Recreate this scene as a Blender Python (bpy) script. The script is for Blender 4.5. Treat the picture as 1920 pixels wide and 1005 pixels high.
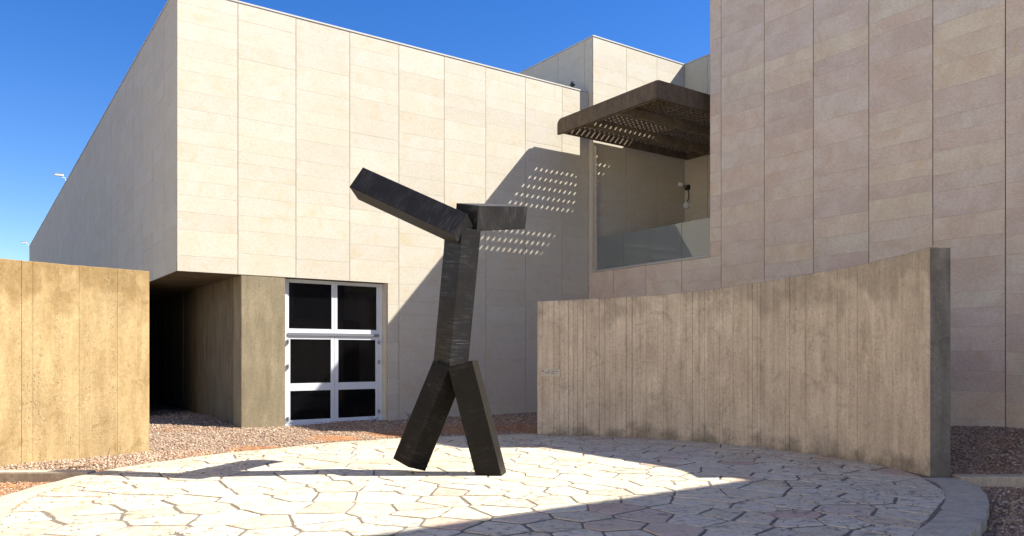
import bpy, bmesh, math, random
import numpy as np
from mathutils import Vector, Matrix

random.seed(7)
rng = np.random.default_rng(11)
scene = bpy.context.scene
for o in list(bpy.data.objects):
    bpy.data.objects.remove(o)
col = scene.collection
R = math.radians

# ------------------------------------------------------------------ camera
TH = math.atan2(1442.4978, 2040.0)          # the buildings' grid is turned by this angle to the view
cam_d = bpy.data.cameras.new('camera')
cam_d.sensor_width = 36.0
cam_d.lens = 1442.4978 / 1920 * 36
cam_d.shift_y = 162.5 / 1920
cam_d.clip_end = 2000
cam = bpy.data.objects.new('camera', cam_d)
col.objects.link(cam)
cam.location = (0, 0, 1.6)
cam.rotation_euler = (R(90), 0, 0)
scene.camera = cam

# ------------------------------------------------------------------ sky and sun
SUN_EL, SUN_AZ = R(44.2), R(2.3)            # azimuth measured from +X towards +Y
S = Vector((math.cos(SUN_EL) * math.cos(SUN_AZ), math.cos(SUN_EL) * math.sin(SUN_AZ), math.sin(SUN_EL)))
world = bpy.data.worlds.new('World')
scene.world = world
world.use_nodes = True
wn = world.node_tree
wn.nodes.clear()
sky = wn.nodes.new('ShaderNodeTexSky')
sky.sky_type = 'NISHITA'
sky.sun_disc = False
sky.sun_elevation = SUN_EL
sky.sun_rotation = R(90) - SUN_AZ
sky.altitude = 0
sky.air_density = 1.0
sky.dust_density = 0.1
sky.ozone_density = 3.0
bg = wn.nodes.new('ShaderNodeBackground')
bg.inputs['Strength'].default_value = 0.066
wo = wn.nodes.new('ShaderNodeOutputWorld')
hs = wn.nodes.new('ShaderNodeHueSaturation')
hs.inputs['Saturation'].default_value = 1.36
hs.inputs['Hue'].default_value = 0.515
wn.links.new(sky.outputs[0], hs.inputs['Color'])
wn.links.new(hs.outputs[0], bg.inputs[0])
wn.links.new(bg.outputs[0], wo.inputs[0])

sun_d = bpy.data.lights.new('sun', 'SUN')
sun_d.energy = 4.2
sun_d.angle = R(0.53)
sun_d.color = (1.0, 0.95, 0.86)
sun = bpy.data.objects.new('sun', sun_d)
col.objects.link(sun)
sun.rotation_euler = (-S).to_track_quat('-Z', 'Y').to_euler()
sun.location = (30, 5, 30)

scene.view_settings.view_transform = 'Standard'
scene.view_settings.look = 'None'
scene.view_settings.exposure = 1.55
scene.view_settings.gamma = 1.0
scene.view_settings.use_curve_mapping = False
scene.render.engine = 'CYCLES'
scene.cycles.max_bounces = 8
scene.cycles.diffuse_bounces = 5

# ------------------------------------------------------------------ helpers
def P(u, v, z=0.0):
    c, s = math.cos(TH), math.sin(TH)
    return Vector((u * c - v * s, u * s + v * c, z))

def put(o, parent=None):
    col.objects.link(o)
    if parent is not None:
        o.parent = parent
    return o

def tag(o, label=None, cat=None, group=None, kind=None):
    if label: o['label'] = label
    if cat: o['category'] = cat
    if group: o['group'] = group
    if kind: o['kind'] = kind
    return o

def empty(name, loc=(0, 0, 0), rz=0.0):
    o = bpy.data.objects.new(name, None)
    o.empty_display_size = 0.2
    put(o)
    o.location = loc
    o.rotation_euler = (0, 0, rz)
    return o

class MB:
    """collects verts and faces of one mesh"""
    def __init__(self):
        self.v, self.f = [], []
    def add(self, vs, fs):
        n = len(self.v)
        self.v += [tuple(p) for p in vs]
        self.f += [tuple(i + n for i in f) for f in fs]
        return self
    def box(self, x0, x1, y0, y1, z0, z1):
        vs = [(x, y, z) for z in (z0, z1) for y in (y0, y1) for x in (x0, x1)]
        return self.add(vs, [(0, 2, 3, 1), (4, 5, 7, 6), (0, 1, 5, 4), (2, 6, 7, 3), (0, 4, 6, 2), (1, 3, 7, 5)])
    def tube(self, pts, r, n=8, r1=None):
        pts = [Vector(p) for p in pts]
        rings = []
        for i, p in enumerate(pts):
            d = (pts[min(i + 1, len(pts) - 1)] - pts[max(i - 1, 0)]).normalized()
            a = d.orthogonal().normalized()
            b = d.cross(a)
            rr = r if r1 is None else r + (r1 - r) * i / (len(pts) - 1)
            rings.append([p + (a * math.cos(2 * math.pi * k / n) + b * math.sin(2 * math.pi * k / n)) * rr for k in range(n)])
        vs = [q for ring in rings for q in ring]
        fs = []
        for i in range(len(pts) - 1):
            for k in range(n):
                fs.append((i * n + k, i * n + (k + 1) % n, (i + 1) * n + (k + 1) % n, (i + 1) * n + k))
        fs.append(tuple(range(n))[::-1])
        fs.append(tuple((len(pts) - 1) * n + k for k in range(n)))
        return self.add(vs, fs)
    def prism(self, poly, axis, a0, a1):
        """poly: 2-D points in the plane of the other two axes, extruded along axis from a0 to a1"""
        def mk(p, a):
            return {'x': (a, p[0], p[1]), 'y': (p[0], a, p[1]), 'z': (p[0], p[1], a)}[axis]
        n = len(poly)
        vs = [mk(p, a0) for p in poly] + [mk(p, a1) for p in poly]
        fs = [tuple(range(n))[::-1], tuple(range(n, 2 * n))] + [(k, (k + 1) % n, n + (k + 1) % n, n + k) for k in range(n)]
        return self.add(vs, fs)
    def build(self, name, m, parent=None, bevel=0.0, smooth=False):
        me = bpy.data.meshes.new(name)
        me.from_pydata(self.v, [], self.f)
        bm = bmesh.new(); bm.from_mesh(me)
        bmesh.ops.recalc_face_normals(bm, faces=bm.faces)
        if bevel:
            bmesh.ops.bevel(bm, geom=[e for e in bm.edges if e.calc_face_angle(0) > 0.5], offset=bevel, segments=2, affect='EDGES', clamp_overlap=True)
        bm.to_mesh(me); bm.free()
        if smooth:
            me.shade_smooth()
        me.materials.append(m)
        return put(bpy.data.objects.new(name, me), parent)

def box(name, m, parent, x0, x1, y0, y1, z0, z1, bevel=0.0):
    return MB().box(x0, x1, y0, y1, z0, z1).build(name, m, parent, bevel)

# ------------------------------------------------------------------ materials
class Mat:
    def __init__(self, name, rough=0.8, spec=0.3):
        self.m = bpy.data.materials.new(name)
        self.m.use_nodes = True
        self.nt = self.m.node_tree
        self.b = self.nt.nodes['Principled BSDF']
        self.b.inputs['Roughness'].default_value = rough
        self.b.inputs['Specular IOR Level'].default_value = spec
        self.geo = self.n('ShaderNodeNewGeometry')
        self.pos = self.geo.outputs['Position']
    def n(self, t, ins=None, **kw):
        nd = self.nt.nodes.new(t)
        for k, v in kw.items():
            setattr(nd, k, v)
        for k, v in (ins or {}).items():
            self.set(nd.inputs[k], v)
        return nd
    def set(self, sock, v):
        if isinstance(v, bpy.types.NodeSocket):
            self.nt.links.new(v, sock)
        else:
            if isinstance(v, (tuple, list)) and len(v) == 3 and sock.type == 'RGBA':
                v = (*v, 1)
            sock.default_value = v
    def math(self, op, a, b=0.0, clamp=False):
        return self.n('ShaderNodeMath', {0: a, 1: b}, operation=op, use_clamp=clamp).outputs[0]
    def vmath(self, op, a, b):
        return self.n('ShaderNodeVectorMath', {0: a, 1: b}, operation=op).outputs[0]
    def noise(self, vec, scale, detail=4, rough=0.55, dist=0.0):
        return self.n('ShaderNodeTexNoise', {'Vector': vec, 'Scale': scale, 'Detail': detail, 'Roughness': rough, 'Distortion': dist}).outputs[0]
    def voro(self, vec, scale, feature='F1', out=0):
        return self.n('ShaderNodeTexVoronoi', {'Vector': vec, 'Scale': scale}, feature=feature).outputs[out]
    def ramp(self, fac, stops, interp='LINEAR'):
        nd = self.n('ShaderNodeValToRGB', {0: fac})
        nd.color_ramp.interpolation = interp
        el = nd.color_ramp.elements
        while len(el) > 1:
            el.remove(el[-1])
        el[0].position = stops[0][0]; el[0].color = self._c(stops[0][1])
        for p, c in stops[1:]:
            e = el.new(p); e.color = self._c(c)
        return nd.outputs[0]
    @staticmethod
    def _c(c):
        return (c, c, c, 1) if isinstance(c, (int, float)) else (*c, 1)
    def mix(self, fac, a, b, mode='MIX'):
        nd = self.n('ShaderNodeMix', data_type='RGBA', blend_type=mode, clamp_factor=True)
        self.set(nd.inputs[0], fac); self.set(nd.inputs[6], a); self.set(nd.inputs[7], b)
        return nd.outputs[2]
    def rnd(self):
        oi = self.n('ShaderNodeObjectInfo')
        return self.math('FRACT', self.math('ADD', oi.outputs['Random'], self.geo.outputs['Random Per Island']))
    def mapv(self, vec, scale=(1, 1, 1)):
        return self.n('ShaderNodeMapping', {'Vector': vec, 'Scale': scale}).outputs[0]
    def xyz(self, vec):
        return self.n('ShaderNodeSeparateXYZ', {0: vec}).outputs
    def col(self, c):
        self.set(self.b.inputs['Base Color'], c); return self
    def bump(self, h, strength=0.3, dist=0.01):
        self.nt.links.new(self.n('ShaderNodeBump', {'Height': h, 'Strength': strength, 'Distance': dist}).outputs[0], self.b.inputs['Normal']); return self

def stone_mat(name, stops, mott=0.16, pit=0.5, cloud=0.5, ctint=(0.95, 0.89, 0.77)):
    M = Mat(name, 0.75, 0.25)
    r = M.rnd()
    off = M.n('ShaderNodeCombineXYZ', {0: M.math('MULTIPLY', r, 37.0), 1: M.math('MULTIPLY', r, 91.0), 2: M.math('MULTIPLY', r, 53.0)}).outputs[0]
    p = M.vmath('ADD', M.pos, off)
    base = M.ramp(r, stops)
    big = M.noise(p, 1.6, 5, 0.6, 0.6)
    fine = M.noise(M.mapv(p, (1, 1, 1.6)), 22, 6, 0.7)
    c = M.mix(M.math('MULTIPLY', M.ramp(big, [(0.38, 0.0), (0.62, 1.0)]), cloud), base, M.mix(1.0, base, ctint, 'MULTIPLY'))
    c = M.mix(mott * 1.6, c, M.ramp(fine, [(0.3, (0.42, 0.36, 0.27)), (0.62, (0.86, 0.82, 0.74))]), 'OVERLAY')
    # warm iron veining and fossil pits
    vein = M.ramp(M.noise(p, 2.3, 3, 0.5, 1.4), [(0.58, 0.0), (0.72, 1.0)])
    c = M.mix(M.math('MULTIPLY', M.math('MULTIPLY', vein, M.ramp(fine, [(0.42, 0.0), (0.62, 1.0)])), 0.75), c, M.mix(1.0, c, (0.92, 0.74, 0.45), 'MULTIPLY'))
    pv = M.noise(M.mapv(p, (1.0, 1.0, 2.0)), 38, 3, 0.6)
    pm = M.ramp(pv, [(0.64, 0.0), (0.70, 1.0)])
    pm = M.math('MULTIPLY', pm, M.ramp(M.noise(p, 3.2, 2), [(0.42, 0.0), (0.6, 1.0)]))
    c = M.mix(M.math('MULTIPLY', pm, pit), c, (0.16, 0.12, 0.08))
    M.col(c)
    M.bump(M.math('SUBTRACT', M.math('MULTIPLY', fine, 0.35), pm), 0.35, 0.006)
    return M.m

STONE = stone_mat('limestone_cream', [(0.0, (0.454, 0.431, 0.365)), (0.17, (0.474, 0.455, 0.389)), (0.33, (0.445, 0.421, 0.356)), (0.5, (0.467, 0.445, 0.378)), (0.67, (0.441, 0.417, 0.362)), (0.83, (0.472, 0.452, 0.391)), (1.0, (0.450, 0.423, 0.362))])
STONE_W = stone_mat('limestone_rose', [(0.0, (0.551, 0.467, 0.393)), (0.15, (0.616, 0.525, 0.405)), (0.3, (0.519, 0.447, 0.386)), (0.5, (0.576, 0.491, 0.405)), (0.65, (0.536, 0.467, 0.409)), (0.8, (0.601, 0.521, 0.402)), (0.9, (0.551, 0.505, 0.437)), (1.0, (0.584, 0.488, 0.409))], 0.2, 0.7, 0.8, (0.840, 0.793, 0.762))

def plain(name, c, rough=0.7, var=0.12, scale=8, metal=0.0, spec=0.3, bump=0.0, bscale=40):
    M = Mat(name, rough, spec)
    M.b.inputs['Metallic'].default_value = metal
    n = M.noise(M.pos, scale, 5, 0.6)
    M.col(M.mix(M.ramp(n, [(0.3, 0.0), (0.7, 1.0)]), tuple(x * (1 - var) for x in c), tuple(min(1, x * (1 + var)) for x in c)))
    if bump:
        M.bump(M.noise(M.pos, bscale, 4, 0.6), bump, 0.01)
    return M.m

JOINT = plain('joint_tan_grey', (0.22, 0.19, 0.155), 0.9)  # tan-grey backing seen in the panel joints
COPING = plain('coping_pale_metal', (0.47, 0.45, 0.40), 0.5, 0.05, 3)
ROOFM = plain('roof_membrane', (0.35, 0.34, 0.32), 0.9)
BODY = plain('rough_stone_backing', (0.42, 0.37, 0.31), 0.9)

def concrete_mat(name, c_lo, c_hi, stain, stain_amt=0.6, speck=0.35, base_dirt=0.0, top=3.0):
    M = Mat(name, 0.85, 0.2)
    p = M.pos
    sv = M.mapv(p, (1, 1, 0.16))
    streak = M.noise(sv, 7.0, 5, 0.6)
    cloud = M.noise(p, 1.1, 5, 0.6, 0.4)
    c = M.mix(M.ramp(streak, [(0.34, 0.0), (0.66, 1.0)]), tuple(x * 0.93 for x in c_lo), c_hi)
    mot = M.noise(p, 19, 7, 0.75)
    c = M.mix(0.45, c, M.ramp(mot, [(0.3, (0.30, 0.27, 0.22)), (0.65, (0.70, 0.68, 0.63))]), 'OVERLAY')
    c = M.mix(M.math('MULTIPLY', M.ramp(cloud, [(0.35, 1.0), (0.6, 0.0)]), 0.35), c, tuple(x * 0.72 for x in c_lo))
    z = M.xyz(p)[2]
    # irregular water stains under the top and dirt at the foot
    sn = M.noise(p, 1.7, 6, 0.65, 0.3)
    sm = M.math('SUBTRACT', M.math('ADD', sn, M.math('MULTIPLY', M.math('SUBTRACT', z, top), 0.28)), 0.40)
    sm = M.ramp(sm, [(0.0, 0.0), (0.16, 1.0)])
    c = M.mix(M.math('MULTIPLY', M.math('MULTIPLY', sm, M.ramp(mot, [(0.35, 0.35), (0.6, 1.0)])), stain_amt), c, stain)
    sn2 = M.ramp(M.noise(M.vmath('ADD', p, (7.3, 2.2, 5.1)), 2.6, 7, 0.74, 0.8), [(0.565, 0.0), (0.64, 1.0)])
    c = M.mix(M.math('MULTIPLY', sn2, stain_amt * 0.5), c, stain)
    if base_dirt:
        bd = M.math('ADD', M.math('MULTIPLY', M.noise(p, 2.4, 5, 0.65), 1.4), M.math('MULTIPLY', z, -1.1))
        bd = M.ramp(bd, [(0.42, 0.0), (0.75, 1.0)])
        c = M.mix(M.math('MULTIPLY', bd, base_dirt), c, (0.06, 0.055, 0.04))
    # exposed aggregate in vertical runs, and blow holes
    runs = M.ramp(M.noise(M.mapv(p, (1, 1, 0.12)), 4.5, 2), [(0.5, 0.0), (0.62, 1.0)])
    ag = M.ramp(M.voro(p, 70), [(0.16, 1.0), (0.3, 0.0)])
    agm = M.ramp(M.noise(p, 26, 2), [(0.5, 0.0), (0.6, 1.0)])
    agm = M.math('MULTIPLY', agm, M.math('ADD', M.math('MULTIPLY', runs, 0.85), 0.15))
    c = M.mix(M.math('MULTIPLY', M.math('MULTIPLY', ag, agm), speck), c, (0.72, 0.66, 0.54))
    hole = M.math('MULTIPLY', M.ramp(M.noise(M.mapv(p, (1, 1, 0.7)), 48, 2), [(0.63, 0.0), (0.69, 1.0)]), M.math('ADD', M.math('MULTIPLY', runs, 0.75), 0.25))
    c = M.mix(M.math('MULTIPLY', hole, 0.75), c, (0.09, 0.07, 0.045))
    M.col(c)
    h = M.math('SUBTRACT', M.math('ADD', M.math('MULTIPLY', M.math('MULTIPLY', ag, agm), 0.5), M.math('MULTIPLY', M.noise(p, 35, 5, 0.65), 0.5)), hole)
    M.bump(h, 0.6, 0.012)
    return M.m

CONC_L = concrete_mat('board_concrete_ochre', (0.326, 0.233, 0.113), (0.409, 0.307, 0.162), (0.186, 0.116, 0.041), 0.85, 1.0, 0.0, 2.6)
CONC_R = concrete_mat('board_concrete_tan', (0.500, 0.407, 0.297), (0.643, 0.541, 0.416), (0.235, 0.191, 0.135), 0.7, 0.6, 0.55, 2.65)
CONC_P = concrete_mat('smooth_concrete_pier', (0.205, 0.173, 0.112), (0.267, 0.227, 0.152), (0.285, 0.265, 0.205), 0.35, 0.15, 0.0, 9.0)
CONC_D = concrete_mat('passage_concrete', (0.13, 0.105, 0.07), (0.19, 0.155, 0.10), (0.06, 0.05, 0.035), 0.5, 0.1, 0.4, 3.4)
CONC_E = concrete_mat('dark_grey_concrete', (0.15, 0.14, 0.12), (0.23, 0.215, 0.19), (0.07, 0.065, 0.05), 0.6, 0.4, 0.3, 2.9)
CONC_K = concrete_mat('kerb_concrete', (0.424, 0.375, 0.290), (0.530, 0.475, 0.370), (0.254, 0.225, 0.176), 0.45, 0.15, 0.0, 0.6)

def bronze_mat(name, lo, hi, m0, m1, spec):
    M = Mat(name, 0.4, spec)
    tc = M.n('ShaderNodeTexCoord').outputs['Object']
    oi = M.n('ShaderNodeObjectInfo').outputs['Random']
    v = M.vmath('ADD', tc, M.n('ShaderNodeCombineXYZ', {0: M.math('MULTIPLY', oi, 19.0), 1: 0.0, 2: M.math('MULTIPLY', oi, 31.0)}).outputs[0])
    grain = M.noise(M.mapv(v, (3, 3, 60)), 1.6, 4, 0.65, 0.4)         # saw marks across the beam
    cloud = M.noise(v, 3.2, 5, 0.65)
    lines = M.ramp(grain, [(0.5, 0.0), (0.68, 1.0)])
    wear_sheen = M.math('MULTIPLY', lines, M.ramp(cloud, [(m0, 0.0), (m1, 1.0)]))
    c = M.mix(wear_sheen, lo, hi)  # pale streaks: wear, plus sky sheen put into the colour
    c = M.mix(M.math('MULTIPLY', M.ramp(M.noise(v, 7, 4), [(0.55, 0.0), (0.75, 1.0)]), 0.5), c, (0.030, 0.022, 0.014))
    M.col(c)
    M.set(M.b.inputs['Roughness'], M.ramp(cloud, [(0.3, 0.30), (0.7, 0.44)]))
    M.bump(M.math('ADD', M.math('MULTIPLY', grain, 0.7), M.math('MULTIPLY', M.noise(v, 60, 3), 0.3)), 0.35, 0.004)
    return M.m
BRONZE = bronze_mat('dark_patinated_bronze', (0.015, 0.0138, 0.012), (0.075, 0.072, 0.066), 0.42, 0.75, 0.05)
BRONZE_W = bronze_mat('brushed_patinated_bronze', (0.018, 0.0176, 0.0178), (0.10, 0.104, 0.107), 0.40, 0.72, 0.14)

def flag_mat():
    M = Mat('flagstone_limestone', 0.8, 0.25)
    r = M.rnd()
    off = M.n('ShaderNodeCombineXYZ', {0: M.math('MULTIPLY', r, 41.0), 1: M.math('MULTIPLY', r, 77.0), 2: 0.0}).outputs[0]
    p = M.vmath('ADD', M.pos, off)
    base = M.ramp(r, [(0.0, (0.610, 0.540, 0.401)), (0.25, (0.683, 0.618, 0.481)), (0.5, (0.586, 0.516, 0.383)), (0.7, (0.659, 0.594, 0.469)), (0.84, (0.610, 0.528, 0.367)), (0.93, (0.573, 0.420, 0.326)), (1.0, (0.634, 0.570, 0.435))])
    lay = M.noise(M.mapv(p, (1.0, 2.4, 1)), 3.0, 6, 0.65, 0.7)
    c = M.mix(M.math('MULTIPLY', M.ramp(lay, [(0.36, 0.0), (0.62, 1.0)]), 0.4), base, M.mix(1.0, base, (0.86, 0.76, 0.56), 'MULTIPLY'))
    # grey lichen and soot, patchy
    li = M.ramp(M.noise(p, 9, 7, 0.75, 0.8), [(0.50, 0.0), (0.64, 1.0)])
    lp = M.ramp(M.noise(M.pos, 0.55, 3), [(0.38, 0.0), (0.62, 1.0)])
    c = M.mix(M.math('MULTIPLY', M.math('MULTIPLY', li, M.math('ADD', lp, 0.5)), 0.8), c, (0.18, 0.16, 0.13))
    sp = M.math('MULTIPLY', M.ramp(M.noise(M.mapv(p, (1, 1.6, 1)), 46, 4, 0.7), [(0.56, 0.0), (0.66, 1.0)]), M.ramp(M.noise(p, 4.5, 3), [(0.4, 0.1), (0.62, 1.0)]))
    c = M.mix(M.math('MULTIPLY', sp, 0.6), c, (0.13, 0.115, 0.09))
    M.col(c)
    M.bump(M.math('ADD', M.math('MULTIPLY', lay, 0.8), M.math('MULTIPLY', M.noise(p, 28, 6, 0.7), 0.5)), 0.8, 0.028)
    return M.m
FLAG = flag_mat()
MORTAR = plain('mortar_bed', (0.17, 0.145, 0.115), 0.95, 0.25, 14, bump=0.6, bscale=90)

def ground_mat():
    M = Mat('gravel_ground', 0.95, 0.1)
    p = M.pos
    ce = M.voro(p, 34, 'F1', 1)
    lum = M.xyz(ce)[0]
    c = M.ramp(lum, [(0.0, (0.209, 0.141, 0.093)), (0.5, (0.334, 0.241, 0.164)), (0.85, (0.434, 0.328, 0.229)), (1.0, (0.551, 0.459, 0.327))])
    d = M.voro(p, 34)
    c = M.mix(M.ramp(d, [(0.3, 0.0), (0.7, 0.8)]), c, (0.15, 0.105, 0.08))
    soil = M.ramp(M.noise(p, 0.8, 5, 0.62, 0.5), [(0.54, 0.0), (0.66, 1.0)])
    soilc = M.ramp(M.noise(p, 24, 5, 0.7), [(0.3, (0.17, 0.075, 0.035)), (0.7, (0.36, 0.19, 0.10))])
    c = M.mix(M.math('MULTIPLY', soil, 0.75), c, soilc)
    M.col(c)
    M.bump(M.math('SUBTRACT', 1.0, d), 0.8, 0.02)
    return M.m
GROUND = ground_mat()

def pebble_mat():
    M = Mat('gravel_pebbles', 0.85, 0.2)
    c = M.ramp(M.geo.outputs['Random Per Island'], [(0.0, (0.167, 0.101, 0.067)), (0.35, (0.301, 0.201, 0.139)), (0.7, (0.393, 0.287, 0.202)), (0.92, (0.460, 0.358, 0.253)), (1.0, (0.602, 0.507, 0.373))])
    M.col(c); return M.m
PEBBLE = pebble_mat()
def needle_mat():
    M = Mat('dry_pine_needles', 0.8, 0.2)
    M.col(M.ramp(M.geo.outputs['Random Per Island'], [(0.0, (0.20, 0.075, 0.03)), (0.6, (0.38, 0.17, 0.07)), (1.0, (0.50, 0.28, 0.13))])); return M.m
NEEDLE = needle_mat()

ALU = plain('pale_aluminium_frame', (0.60, 0.63, 0.66), 0.42, 0.04, 5, 0.0, 0.5)
ALU_D = plain('frame_hinge_steel', (0.30, 0.31, 0.33), 0.35, 0.05, 5, 0.6)
RUST = Mat('rust_stained_fascia', 0.8, 0.25)
_p = RUST.pos
_s = RUST.noise(RUST.mapv(_p, (1, 1, 0.3)), 5, 6, 0.7, 0.4)
RUST.col(RUST.mix(RUST.ramp(RUST.noise(_p, 14, 5, 0.7), [(0.45, 0.0), (0.7, 0.7)]), RUST.ramp(_s, [(0.25, (0.05, 0.04, 0.03)), (0.5, (0.11, 0.082, 0.054)), (0.75, (0.17, 0.12, 0.07))]), (0.17, 0.13, 0.085)))
RUST.bump(RUST.noise(_p, 40, 5, 0.7), 0.5, 0.008)
RUST = RUST.m
GRID = plain('grille_dark_brown', (0.20, 0.16, 0.11), 0.75, 0.3, 6)
BATTEN = plain('batten_tan_paint', (0.36, 0.28, 0.17), 0.7, 0.15, 5)
DARK = plain('dark_rubber', (0.02, 0.02, 0.02), 0.6)
WHITE = plain('white_housing', (0.75, 0.75, 0.74), 0.4, 0.03)
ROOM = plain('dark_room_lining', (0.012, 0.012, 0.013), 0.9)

def glass_mat(name, tint, refl_ior, film, film_amt):
    M = Mat(name)
    nt = M.nt
    nt.nodes.remove(M.b)
    out = nt.nodes['Material Output']
    tr = M.n('ShaderNodeBsdfTransparent', {'Color': tint})
    df = M.n('ShaderNodeBsdfDiffuse', {'Color': film})
    gl = M.n('ShaderNodeBsdfGlossy', {'Color': (1, 1, 1), 'Roughness': 0.015})
    fr = M.n('ShaderNodeFresnel', {'IOR': refl_ior})
    m1 = M.n('ShaderNodeMixShader', {0: film_amt, 1: tr.outputs[0], 2: df.outputs[0]})
    m2 = M.n('ShaderNodeMixShader', {0: fr.outputs[0], 1: m1.outputs[0], 2: gl.outputs[0]})
    nt.links.new(m2.outputs[0], out.inputs[0])
    return M.m
PANE = glass_mat('dark_tinted_glass', (0.10, 0.11, 0.12), 1.35, (0.01, 0.01, 0.012), 0.3)
BAL = glass_mat('grey_green_glass', (0.66, 0.73, 0.70), 2.1, (0.34, 0.385, 0.365), 0.42)

# ------------------------------------------------------------------ geometry constants (building grid u, v)
UR, VM = 14.926, 17.216            # plane of the right wing, plane of the main facade
VT, UB = 17.0, 18.807              # tower front, terrace back wall
UL = 3.577                         # left corner of the main building
Z1, Z2, ZR = 3.36, 6.06, 9.35      # soffit, storey joint, roof
CX, CY = -0.2, 9.7                 # centre of the round plaza

# ------------------------------------------------------------------ plaza outline
RO = [(-34.4, 5.12), (-25.3, 5.27), (-18.8, 5.40), (-9, 5.70), (-2, 5.93), (4.3, 6.0), (83, 5.95), (97.7, 5.64), (112, 5.42), (128.3, 5.24), (140.3, 5.20), (160.1, 5.40), (169.7, 5.52), (175.6, 5.57), (190.8, 5.65), (220, 5.58), (250, 5.5), (275, 5.4), (300, 5.2), (325.6, 5.12)]
def r_out(deg):
    d = (deg + 34.4) % 360 - 34.4
    t = np.interp(d, [a for a, _ in RO], [b for _, b in RO])
    return float(t)
def r_in(deg):
    d = (deg + 34.4) % 360 - 34.4
    if 4.3 <= d <= 82.9:
        return 5.70
    w = float(np.interp(d, [-34.4, -3, 4.3, 82.9, 90, 140, 170, 200, 325.6], [0.40, 0.46, 0.44, 0.25, 0.25, 0.25, 0.36, 0.38, 0.40]))
    return r_out(deg) - w
def plaza_pt(deg, r):
    return (CX + r * math.cos(R(deg)), CY + r * math.sin(R(deg)))
def sm(t):
    t = min(1.0, max(0.0, t)); return t * t * (3 - 2 * t)

def ground_z(x, y):
    dx, dy = x - CX, y - CY
    rr = math.hypot(dx, dy); dg = math.degrees(math.atan2(dy, dx))
    ro = r_out(dg)
    if rr < ro - 0.1:
        return -0.22
    near = -0.13
    far = -0.02 + 0.32 * sm((x - 5.4) / 3.2) * sm((y - 10.0) / 2.6) * (1 - sm((y - 13.5) / 4.5))
    far += 0.10 * sm((-x - 5.5) / 2.5) * sm((y - 13.5) / 3.0)
    far += 0.02 * math.sin(x * 1.7 + 0.6 * y) * math.sin(y * 1.3)* sm((rr - ro) / 1.0)
    k = sm((y - 10.14) / 0.06) if x > 0 else sm((y - 10.50) / 0.06)
    z = near + (far - near) * k
    return z

# ------------------------------------------------------------------ the ground
def axis(lo, hi, step, ext):
    a = list(np.arange(lo, hi + 1e-6, step))
    return [-e for e in ext[::-1]] + a + list(ext) if lo < 0 else a
xs = [-600, -200, -60, -25] + list(np.arange(-14, 14.01, 0.1)) + [25, 60, 200, 600]
ys = [-300, -60, -10] + list(np.arange(3, 22.01, 0.1)) + [30, 60, 150, 400, 900]
vs, fs = [], []
for y in ys:
    for x in xs:
        vs.append((x, y, ground_z(x, y) + (0.008 * math.sin(x * 9.1) * math.sin(y * 7.7) if abs(x) < 14 and 3 < y < 22 else 0)))
nx = len(xs)
for j in range(len(ys) - 1):
    for i in range(nx - 1):
        a = j * nx + i
        fs.append((a, a + 1, a + nx + 1, a + nx))
g = MB(); g.v, g.f = vs, fs
ground = g.build('ground', GROUND, None, smooth=True)
tag(ground, kind='structure')

fc = MB().box(-45, 9.0, -45, 3.2, -0.3, -0.105).build('bounce_forecourt', plain('bounce_pale_paving', (0.55, 0.50, 0.42), 0.85, 0.1, 1.5))  # unseen pale paving added behind the viewer to bounce light
tag(fc, kind='structure')
# ------------------------------------------------------------------ plaza: mortar bed, kerb ring, flagstones
m = MB()
ring = [plaza_pt(a, r_in(a) + 0.05) for a in np.arange(0, 360, 2.5)]
m.prism(ring, 'z', -0.2, -0.0065)
plaza = m.build('plaza', MORTAR)
tag(plaza, 'round plaza of irregular pale flagstones under the sculpture', 'plaza', kind='structure')

m = MB()
arc = list(np.arange(83.2, 364.2, 2.0))
prof = [(0.0, -0.02), (0.012, -0.003), (0.5, 0.002), (0.988, -0.003), (1.0, -0.02), (1.0, -0.2), (0.0, -0.2)]
vs = []
for k, a in enumerate(arc):
    ri, ro = r_in(a) + 0.002, r_out(a)
    ro += 0.012 * math.sin(a * 0.9) + 0.01 * math.sin(a * 2.3 + 1)
    for t, z in prof:
        x, y = plaza_pt(a, ri + (ro - ri) * t)
        vs.append((x, y, z + 0.004 * math.sin(a * 0.31)))
n = len(prof)
fs = []
for k in range(len(arc) - 1):
    for i in range(n):
        fs.append((k * n + i, k * n + (i + 1) % n, (k + 1) * n + (i + 1) % n, (k + 1) * n + i))
fs += [tuple(range(n)), tuple((len(arc) - 1) * n + i for i in range(n))]
m.add(vs, fs)
kerb_ring = m.build('plaza_kerb', CONC_K)
tag(kerb_ring, kind='structure')

def clip(poly, nx_, ny_, d):
    """keep the points with nx*x + ny*y <= d"""
    out = []
    for i in range(len(poly)):
        a, b = poly[i], poly[(i + 1) % len(poly)]
        da, db = nx_ * a[0] + ny_ * a[1] - d, nx_ * b[0] + ny_ * b[1] - d
        if da <= 0: out.append(a)
        if (da < 0) != (db < 0) and da != db:
            t = da / (da - db)
            out.append((a[0] + (b[0] - a[0]) * t, a[1] + (b[1] - a[1]) * t))
    return out

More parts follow.
